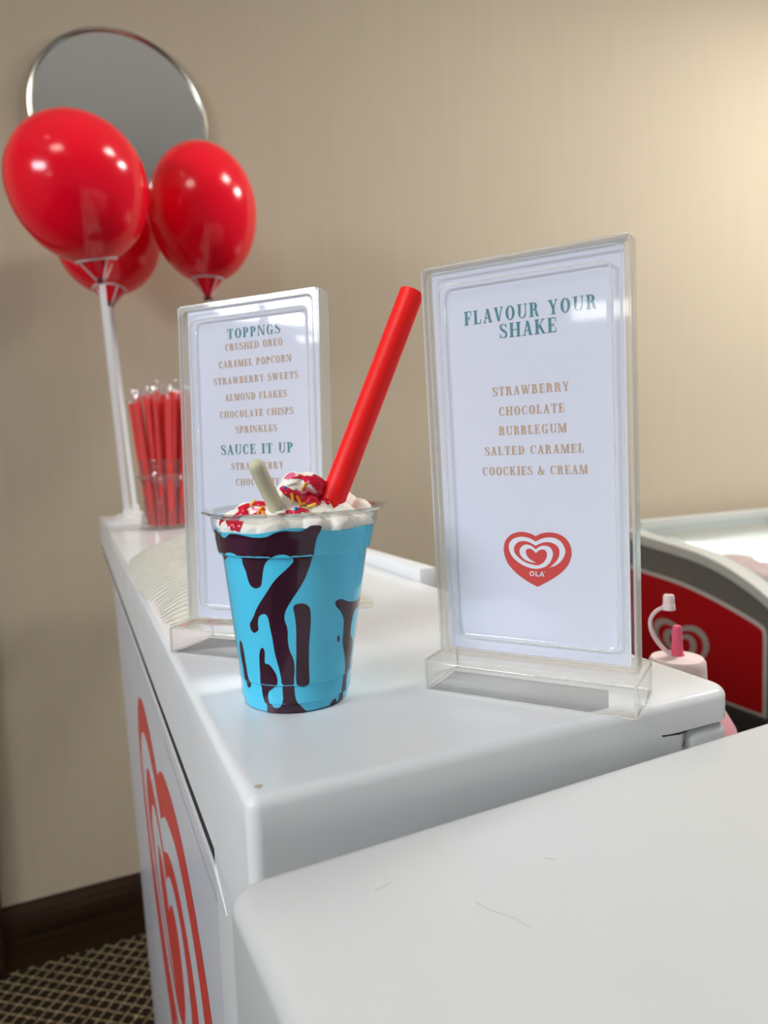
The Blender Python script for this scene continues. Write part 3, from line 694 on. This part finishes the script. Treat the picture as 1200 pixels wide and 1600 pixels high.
# keep it inside the cup neck
for v in cbm.verts:
    if v.co.z < .1035:
        ax = SHV*v.co.z; d = Vector((v.co.x-ax.x, v.co.y-ax.y)); R_ = (.0425 if v.co.z > .0935 else .0400)
        if d.length > R_: d = d*(R_/d.length); v.co.x, v.co.y = ax.x+d.x, ax.y+d.y
    v.co.z = max(v.co.z, .0935)
cbm.normal_update()
cream = thing('whipped_cream', 'swirl of white whipped cream with red sauce on top of the blue milkshake', 'whipped cream', (CX, CY, 0))
def sauce_patch(name, lines, m, lift):
    bm = bmesh.new(); mp = {}
    segs = []
    for pts, w in lines:
        q = cat([tuple(Vector(p)-Vector((CX, CY, 0))) for p in pts], 5) if len(pts) > 2 else [tuple(Vector(p)-Vector((CX, CY, 0))) for p in pts]
        segs += [(Vector(a), Vector(b), w) for a, b in zip(q, q[1:])]
    bb = [min(min(s[0][i], s[1][i]) for s in segs)-.008 for i in range(3)], [max(max(s[0][i], s[1][i]) for s in segs)+.008 for i in range(3)]
    def depth(p):
        best = -1
        for a, b, w in segs:
            ab = b-a; t = max(0, min(1, (p-a).dot(ab)/max(ab.length_squared, 1e-12))); d = (p-(a+ab*t)); d.y *= .22
            best = max(best, 1-d.length/w)
        return best
    val = {}
    for v in cbm.verts:
        if all(bb[0][i] <= v.co[i] <= bb[1][i] for i in range(3)): val[v.index] = depth(v.co)
    for f in cbm.faces:
        if all(val.get(v.index, -1) > 0 for v in f.verts):
            vs = []
            for v in f.verts:
                if v.index not in mp: mp[v.index] = bm.verts.new(v.co + v.normal*lift*min(1, .25+val[v.index]*2.5))
                vs.append(mp[v.index])
            bm.faces.new(vs)
    return obj(name, bm, m, cream)
cbm.verts.index_update(); cbm.verts.ensure_lookup_table()
SA = [([(.098,.348,.116),(.104,.347,.1195),(.110,.347,.1205)], .0022), ([(.0985,.345,.1165),(.1015,.345,.112),(.1055,.345,.110)], .0030), ([(.110,.348,.1205),(.115,.348,.117),(.119,.348,.112),(.1205,.348,.1075)], .0026), ([(.1055,.345,.1105),(.110,.345,.1095),(.1145,.346,.1085)], .0036), ([(.117,.350,.1195),(.121,.350,.117),(.1225,.350,.1125),(.1205,.350,.107)], .0022),
      ([(.079,.362,.1045),(.084,.359,.107),(.0895,.357,.107)], .0016), ([(.0765,.362,.100),(.080,.360,.103)], .0024), ([(.072,.366,.097),(.077,.362,.0965),(.082,.360,.096)], .0040), ([(.093,.350,.1005),(.098,.347,.1025),(.104,.346,.102)], .0013), ([(.083,.359,.1005),(.089,.356,.104)], .0010), ([(.123,.352,.119),(.1265,.354,.1185)], .0016), ([(.105,.346,.1035),(.108,.346,.1025)], .0014)]
SB = [([(.100,.347,.1195),(.1065,.347,.1225)], .0030), ([(.107,.346,.1150),(.112,.346,.1135)], .0014), ([(.1125,.347,.118),(.1095,.347,.116)], .0012), ([(.083,.358,.106),(.088,.357,.1025)], .0010), ([(.078,.361,.0985),(.084,.359,.0985)], .0016)]
sauce_patch('pink_sauce', SB, M['berry_pink'], .0003)
sauce_patch('strawberry_sauce', SA, M['berry'], .0007)
from mathutils.bvhtree import BVHTree
bvh = BVHTree.FromBMesh(cbm)
obj('cream', cbm, M['cream'], cream)

# sprinkles: placed on the surface of the cream
def drop(x, z, y0=.30):
    h = bvh.ray_cast(Vector((x-CX, y0-CY, z)), Vector((-.03, 1, -.05)).normalized())
    return (h[0]+Vector((CX, CY, 0)), h[1]) if h[0] else (None, None)
SPR = [(.0985,.1185,'sp_dark','rod',20),(.1018,.1168,'sp_blue','ball',0),(.1005,.1192,'sp_orange','rod',5),(.1036,.1120,'sp_yellow','rod',100),(.1043,.1060,'sp_blue','ball',0),(.1065,.1108,'sp_orange','rod',120),(.1085,.1085,'sp_orange','rod',30),(.1130,.1078,'sp_yellow','rod',20),(.0874,.1100,'sp_yellow','rod',60),(.0892,.1065,'sp_orange','rod',55),(.0902,.1045,'sp_orange','rod',125),(.1075,.1160,'sp_white','rod',160),(.1105,.1140,'sp_pink','rod',40),(.1145,.1155,'sp_pink','rod',140),(.1120,.1172,'sp_orange','rod',60),(.1060,.1190,'sp_white','rod',20),(.0965,.1050,'sp_white','rod',10)]
CN = dict(sp_dark='dark', sp_blue='blue', sp_orange='orange', sp_yellow='yellow', sp_white='white', sp_pink='pink')
SEEN = {}
for x, z, mk, kind, ang in SPR:
    p, nrm = drop(x, z)
    if p is None: continue
    bm = bmesh.new()
    if kind == 'ball': bmesh.ops.create_icosphere(bm, subdivisions=2, radius=.0011)
    else:
        L = .0026; pts = [(-L, 0, 0), (-L*.9, 0, 0), (-L*.4, 0, .0002), (0, 0, .0003), (L*.4, 0, .0002), (L*.9, 0, 0), (L, 0, 0)]
        tube(pts, [.0003, .0007, .0008, .0008, .0008, .0007, .0003], 10, bm)
    o = obj('sprinkle', bm, M[mk]); nn = nrm.normalized()
    side = Vector((cos(YAW), -sin(YAW), 0)); side = (side-nn*side.dot(nn)).normalized(); upv = nn.cross(side)*-1
    a = radians(ang); ax = cos(a)*side + sin(a)*(upv if upv.z > 0 else -upv)
    o.matrix_world = Matrix.Translation(p+nn*.0007) @ Matrix((ax, nn.cross(ax), nn)).transposed().to_4x4()
    SEEN.setdefault((CN[mk], kind), []).append(o)
WORD = {'rod': 'sprinkle strand', 'ball': 'round sugar pearl'}
for (cn, kind), os_ in SEEN.items():
    for o in os_:
        if len(os_) == 1: tag(o, 'the only %s %s on the whipped cream' % (cn, WORD[kind]), 'sprinkle', 'sprinkles on the cream')
    if len(os_) > 1:
        os_.sort(key=lambda o: -o.location.z)
        rank = ['topmost', 'second highest', 'third highest', 'fourth highest', 'fifth highest', 'sixth highest']
        for k, o in enumerate(os_):
            w = 'lowest' if k == len(os_)-1 else rank[k]
            tag(o, '%s of the %s %ss on the whipped cream' % (w, cn, WORD[kind]), 'sprinkle', 'sprinkles on the cream')

# red drinking straw: open tube
def straw_bm(a, b, r, wall=.0006, seg=28):
    bm = bmesh.new(); a, b = Vector(a), Vector(b); u, v = frame_at(b-a); R = []
    for p, rr_ in ((a, r), (b, r), (b, r-wall), (a, r-wall)):
        R.append([bm.verts.new(p+rr_*(cos(2*pi*k/seg)*u+sin(2*pi*k/seg)*v)) for k in range(seg)])
    for i in range(4):
        for k in range(seg): bm.faces.new((R[i][k], R[i][(k+1) % seg], R[(i+1) % 4][(k+1) % seg], R[(i+1) % 4][k]))
    bmesh.ops.recalc_face_normals(bm, faces=bm.faces); return bm
o = obj('drinking_straw', straw_bm((.1130, .3520, .080), (.1787, .3560, .2189), .0069), M['straw_red'])
tag(o, 'wide red drinking straw standing in the blue milkshake, leaning right', 'straw')
# pale stick
a = Vector((.1010, .3560, .0915)); b = Vector((.0829, .3400, .1262)); d = (b-a).normalized()
pts = [a+(b-a)*k/8 for k in range(9)]; pts += [b+d*.0022, b+d*.0036, b+d*.0041]
o = obj('candy_stick', tube(pts, [.0041]*9+[.0036, .0022, .0006], 20), M['stick'])
tag(o, 'pale cream coloured candy stick with a rounded tip, stuck in the whipped cream', 'candy stick')

# ================================================================== BALLOONS ON STICKS
def balloon(label, c, tail, base, r, updir=1.0):
    c, tail, base = Vector(c), Vector(tail), Vector(base)
    t = thing('balloon', label, 'balloon', base, 0, 'red balloons on white sticks')
    ax = (tail-c); L = ax.length; d = ax.normalized(); u, v = frame_at(d)
    prof = []; n = 44; DN = 1.14*(L/(1.45*r))
    for k in range(n+1):
        a = pi/2*k/n; prof.append((-cos(a)*r*updir, max(sin(a)*r, .0006)))
    for k in range(1, n+1):
        x = DN*r*k/n; prof.append((x, r*math.sqrt(1-(x/(DN*1.045*r))**2)))
    xe, re = prof[-1]
    for k in range(1, 9): q = k/8; prof.append((xe+(L-xe)*q, re*(1-q)**1.1+r*.05*q))
    bm = bmesh.new(); rings = []; seg = 56
    for x, rad in prof:
        p = c+d*x-base; rings.append([bm.verts.new(p+rad*(cos(2*pi*k/seg)*u+sin(2*pi*k/seg)*v)) for k in range(seg)])
    for A_, B_ in zip(rings, rings[1:]):
        for k in range(seg): bm.faces.new((A_[k], A_[(k+1) % seg], B_[(k+1) % seg], B_[k]))
    bm.faces.new(rings[0]); bmesh.ops.recalc_face_normals(bm, faces=bm.faces)
    obj('envelope', bm, M['balloon'], t)
    # knot
    bm = bmesh.new(); g = bmesh.ops.create_uvsphere(bm, u_segments=20, v_segments=12, radius=.0105)['verts']
    for q in g: q.co = Vector((q.co.x, q.co.y, q.co.z*1.25))+(tail-d*.004-base)
    obj('knot', bm, M['knot'], t)
    # white clip: ring round the neck with struts running down to the stick
    rc = c+d*(DN*r)-base; rr_ = re*1.04
    bm = tube([rc+rr_*(cos(2*pi*k/28)*u+sin(2*pi*k/28)*v) for k in range(28)], .0022, 8, closed=True)
    for k in range(4):
        a = 2*pi*k/4+.5; tube([rc+rr_*(cos(a)*u+sin(a)*v), tail+d*.012-base], .0018, 7, bm)
    obj('clip', bm, M['white_plastic'], t)
    s0 = tail+d*.004-base
    obj('stick', tube([s0, s0*.5+Vector((0, .002, 0)), Vector((0, 0, .010))], .0062, 14), M['white_plastic'], t)
    bm = lathe([(.0004, .046), (.005, .046), (.010, .040), (.013, .025), (.016, .010), (.030, .009), (.032, .007)], 40, cap0=True, cap1=True)
    obj('foot', bm, M['white_plastic'], t)
    return t
balloon('largest red balloon at the left, in front of the round mirror', (.0465, 1.50, .665), (.0779, 1.53, .494), (.1010, 1.58, 0), .128, 1.0)
balloon('red balloon on the right of the bunch, rising above the left menu holder', (.3105, 1.66, .694), (.3109, 1.66, .499), (.285, 1.64, 0), .120, 1.22)
balloon('red balloon mostly hidden behind the other two', (.1149, 1.84, .672), (.1075, 1.81, .505), (.1290, 1.745, 0), .122, 1.2)

# ================================================================== STRAW JAR
JC = Vector((.1665, 1.43, 0))
jar = thing('glass_jar', 'clear glass jar holding wrapped red straws, behind the left menu holder', 'jar', JC)
JP = [(.001, .001), (.001, .050), (.004, .053), (.015, .052), (.045, .0455), (.075, .043), (.090, .046), (.097, .054), (.101, .0565), (.105, .054), (.109, .049), (.125, .0485), (.132, .0505), (.135, .0495), (.132, .0465), (.109, .0450), (.097, .0500), (.075, .0400), (.045, .0425), (.010, .0480), (.006, .001)]
obj('jar_glass', lathe(JP, 56), M['glass'], jar)
obj('collar_ring', lathe([(.097, .0545), (.099, .0572), (.103, .0572), (.105, .0545)], 56), M['wrapper'], jar)
rj = random.Random(11); base_pos = []
proto = None
for k in range(38):
    a = k*2.39996; q = math.sqrt((k+.5)/38)
    top = JC+Vector((.068*q*cos(a)+.004, .064*q*sin(a), .250+.022*rj.random()-.010*q)); bt = JC+Vector((.0385*q*cos(a), .0385*q*sin(a), .0075))
    L = (top-bt).length
    if proto is None:
        proto = tag(obj('wrapped_straw', straw_bm((0, 0, 0), (0, 0, 1), .0052, .0006, 14), M['straw_red']), 'red straw in a clear wrapper, standing in the glass jar', 'straw', 'wrapped straws in the jar')
        wp = lathe([(.0, .0057), (.93, .0057), (1.0, .0059), (1.03, .0070), (1.055, .0048), (1.08, .0085), (1.085, .0080)], 10)
        for v in wp.verts:
            if v.co.z > 1.0: v.co.x *= 1.25; v.co.y *= .5; v.co.x += .0015*sin(v.co.z*310)
        w0 = obj('wrapper', wp, M['wrapper'], proto, False); r0, w_ = proto, w0
    else:
        r0 = proto.copy(); COL.objects.link(r0); w_ = w0.copy(); COL.objects.link(w_); w_.parent = r0
    r0.matrix_world = Matrix.Translation(bt) @ (top-bt).to_track_quat('Z', 'Y').to_matrix().to_4x4() @ Matrix.Rotation(rj.uniform(0, 6), 4, 'Z') @ Matrix.Diagonal((1, 1, L, 1))

# ================================================================== PAPER NAPKIN
def napkin_bm():
    bm = bmesh.new()
    # plan outline (world x, y), bulging heap of folded paper
    OUT = [(.066, .565), (.060, .600), (.0640, .660), (.0570, .700), (.0540, .760), (.0530, .840), (.0560, .930), (.0690, 1.02), (.0980, 1.08), (.130, 1.17), (.175, 1.20), (.225, 1.12), (.250, .95), (.252, .78), (.244, .66), (.236, .585), (.226, .545), (.190, .560), (.130, .560), (.090, .552)]
    o = cat(OUT, 4, True); cx_, cy_ = .155, .80; n = len(o); K = 22; rings = []
    for k in range(K+1):
        s = k/K; ring = []
        for i, (x, y) in enumerate(o):
            px, py = cx_+(x-cx_)*s, cy_+(y-cy_)*s
            h = .034*(1-s**3.2)*(.62+.38*min(1, max(0, (py-.56)/.4)))
            h += .0016*sin(70*px+40*py)*(1-s)+.0012*sin(33*py+2*sin(60*px))*(1-s*.6)
            ring.append(bm.verts.new((px, py, max(.0006, h)+.0012*(1-s))))
        rings.append(ring)
    for a, b in zip(rings[1:], rings[2:]):
        for i in range(n): bm.faces.new((a[i], b[i], b[(i+1) % n], a[(i+1) % n]))
    bm.faces.new(rings[1])
    sk = [bm.verts.new((v.co.x, v.co.y, 0.0001)) for v in rings[-1]]
    for i in range(n): bm.faces.new((rings[-1][i], sk[i], sk[(i+1) % n], rings[-1][(i+1) % n]))
    for v in rings[0]: bm.verts.remove(v)
    bmesh.ops.recalc_face_normals(bm, faces=bm.faces); return bm
tag(obj('paper_napkin', napkin_bm(), M['napkin']), 'cream coloured embossed paper napkins bunched on the counter before the straw jar', 'napkin')

# ================================================================== SAUCE BOTTLE
B0 = Vector((.4225, .40, -.235))
bot = thing('sauce_bottle', 'pink squeeze sauce bottle with open spout, behind the right menu holder', 'bottle', B0)
obj('bottle_body', lathe([(0, .030), (.001, .040), (.006, .0455), (.105, .0455), (.125, .0455), (.145, .0420), (.160, .0335), (.172, .0225), (.180, .0215), (.182, .0215)], 56, cap0=True), M['pink_bottle'], bot)
obj('bottle_cap', lathe([(.166, .0220), (.168, .0232), (.171, .0222), (.192, .0212), (.196, .0208), (.1985, .0192), (.199, .0090), (.2003, .0062)], 56, cap1=True), M['pink_lid'], bot)
obj('nozzle', lathe([(.1990, .0062), (.2015, .0048), (.2060, .0043), (.2215, .0036), (.2235, .0028), (.2240, .0015)], 28, cap1=True), M['pink_nozzle'], bot)
side = Vector((cos(YAW), -sin(YAW), 0))
def sb(px, pz): return side*px+Vector((0, 0, pz))
bm = tube([Vector(p) for p in cat([tuple(sb(*q)) for q in ((-.004, .2005), (-.010, .2050), (-.0165, .2130), (-.0205, .2220), (-.0205, .2300), (-.0160, .2360), (-.0095, .2390))], 5)], .0016, 8)
obj('tip_strap', bm, M['pink_lid'], bot)
bm = lathe([(0, .0048), (.0045, .0046), (.0050, .0042), (.0105, .0042), (.0118, .0036), (.0121, .001)], 24, cap0=True, ctr=tuple(sb(-.0065, .2365))); obj('tip_cover', bm, M['pink_lid'], bot)
# worktop the bottle stands on
o = obj('work_table', BX((.283, .33, -.275), (.62, .62, -.235), .003, 2), M['pale_trim']); tag(o, 'low pale worktop under the pink sauce bottle, hidden behind the counter', 'table')

# ================================================================== FAR RED ICE CREAM FREEZER
FX = 1.84; FXE = 3.6; YBK = 1.97
fr = thing('display_freezer', 'red sided display freezer with curved glass top by the back wall', 'freezer', (0, 0, 0))
TOPC = [(1.97, -.213), (1.8951, -.2283), (1.7847, -.238), (1.6698, -.2547), (1.5465, -.2897), (1.4615, -.3259), (1.4025, -.3637)]
BORD = [(1.97, -.308), (1.8919, -.3173), (1.7363, -.3339), (1.6064, -.3607), (1.4886, -.3949), (1.4203, -.4202), (1.4062, -.4400), (1.4040, -.4709), (1.4040, -.6984), (1.97, -.6984)]
def yz(poly, x, thick): return fill_poly(bmesh.new(), [(x, y, z) for y, z in poly], (thick, 0, 0))
side_out = cat(TOPC, 4)+[(1.395, -.40), (1.395, -.70), (1.97, -.70)]
obj('end_panel', yz(side_out, FX, .03), M['grey_trim'], fr, False, 'dark grey end cheek')
bpoly = cat(BORD[:8], 4, False, ())+BORD[8:]
obj('panel_border', yz(bpoly, FX-.003, .004), M['pale_trim'], fr, False)
def shrink(poly, d):
    cy_ = sum(p[0] for p in poly)/len(poly); n = len(poly); o = []
    for i in range(n):
        a, b, c = Vector(poly[i-1]), Vector(poly[i]), Vector(poly[(i+1) % n]); e1 = (b-a).normalized(); e2 = (c-b).normalized()
        n1 = Vector((-e1.y, e1.x)); n2 = Vector((-e2.y, e2.x)); m = (n1+n2).normalized(); q = b+m*d/max(.4, m.dot(n1)); o.append((q.x, q.y))
    return o
red = obj('red_panel', yz(shrink(bpoly, .011), FX-.006, .005), M['red_panel'], fr, False)
def fplace(u, v, d): return (FX-.0065-d, 1.722-u, -.452+v)
logo(red, 'heart_logo', fplace, .285, .001, None, M['grey_logo'], heart=False, ola=False, label='grey spiral heart logo on the red end panel')
obj('plinth', BX((FX-.012, 1.36, FL+.01), (FXE, YBK, -.70), .01, 2), M['black_rubber'], fr)
# rim rail over the end panel (pale), curved glass lid and white liner inside
rimc = cat([(1.97, -.180), (1.8949, -.1967), (1.7361, -.2163), (1.6316, -.2343), (1.5467, -.2594), (1.4617, -.2967), (1.4029, -.3304), (1.37, -.356)], 4)
rp = rimc+list(reversed([(y, z-.032) for y, z in rimc]))
obj('rim_rail', yz(rp, FX-.004, .07), M['pale_trim'], fr, False)
bm = bmesh.new(); R0 = [bm.verts.new((FX+.06, y, z+.004)) for y, z in rimc]; R1 = [bm.verts.new((FXE, y, z+.004)) for y, z in rimc]
for i in range(len(rimc)-1): bm.faces.new((R0[i], R0[i+1], R1[i+1], R1[i]))
g = bmesh.ops.extrude_face_region(bm, geom=list(bm.faces))['geom']
for e in g:
    if isinstance(e, bmesh.types.BMVert): e.co.z += .006
obj('glass_lid', bm, M['freezer_glass'], fr)
obj('liner', BX((FX+.07, 1.40, -.60), (FXE, 1.96, -.340)), M['white_inner'], fr, False)
bm = bmesh.new()
for a, b in (((FX+.045, 1.955, -.20), (FXE, 1.985, -.15)), ((FX+.045, 1.36, -.70), (FXE, 1.40, -.37)), ((FX+.03, 1.965, -.70), (FXE, 1.985, -.19)), ((2.55, 1.62, -.222), (2.60, 1.97, -.17))): box(bm, a, b, .004, 1)
obj('frame_rail', bm, M['pale_trim'], fr, False)
rp2 = random.Random(5)
for k, (x, y) in enumerate(((2.015, 1.575), (2.24, 1.56), (2.10, 1.74), (2.48, 1.60))):
    bm = bmesh.new(); g = bmesh.ops.create_icosphere(bm, subdivisions=3, radius=1)['verts']
    for v in g: v.co = Vector((v.co.x*.100, v.co.y*.075, v.co.z*.032))*(1+.12*sin(5*v.co.x+3*v.co.y+k))+Vector((x, y, -.302))
    tag(obj('ice_cream_pack', bm, M['pink_ice']), ['pink ice cream pack under the freezer glass, nearest the red panel', 'pink ice cream pack under the freezer glass, second from the red panel at the front', 'pink ice cream pack under the freezer glass, behind the front ones', 'pink ice cream pack under the freezer glass, farthest from the red panel'][k], 'ice cream', 'ice cream packs in the freezer')
l = area_light('freezer_fill_light', (2.5, 1.925, -.236), (2.5, 1.90, -.40), 1.0, 3.0, (.92, .97, 1.0), .03)  # fill light added inside the freezer to brighten the liner
obj('fill_light_strip', BX((1.98, 1.905, -.234), (3.0, 1.948, -.222)), M['frame_white'], fr, False)  # white strip added to go with the fill light
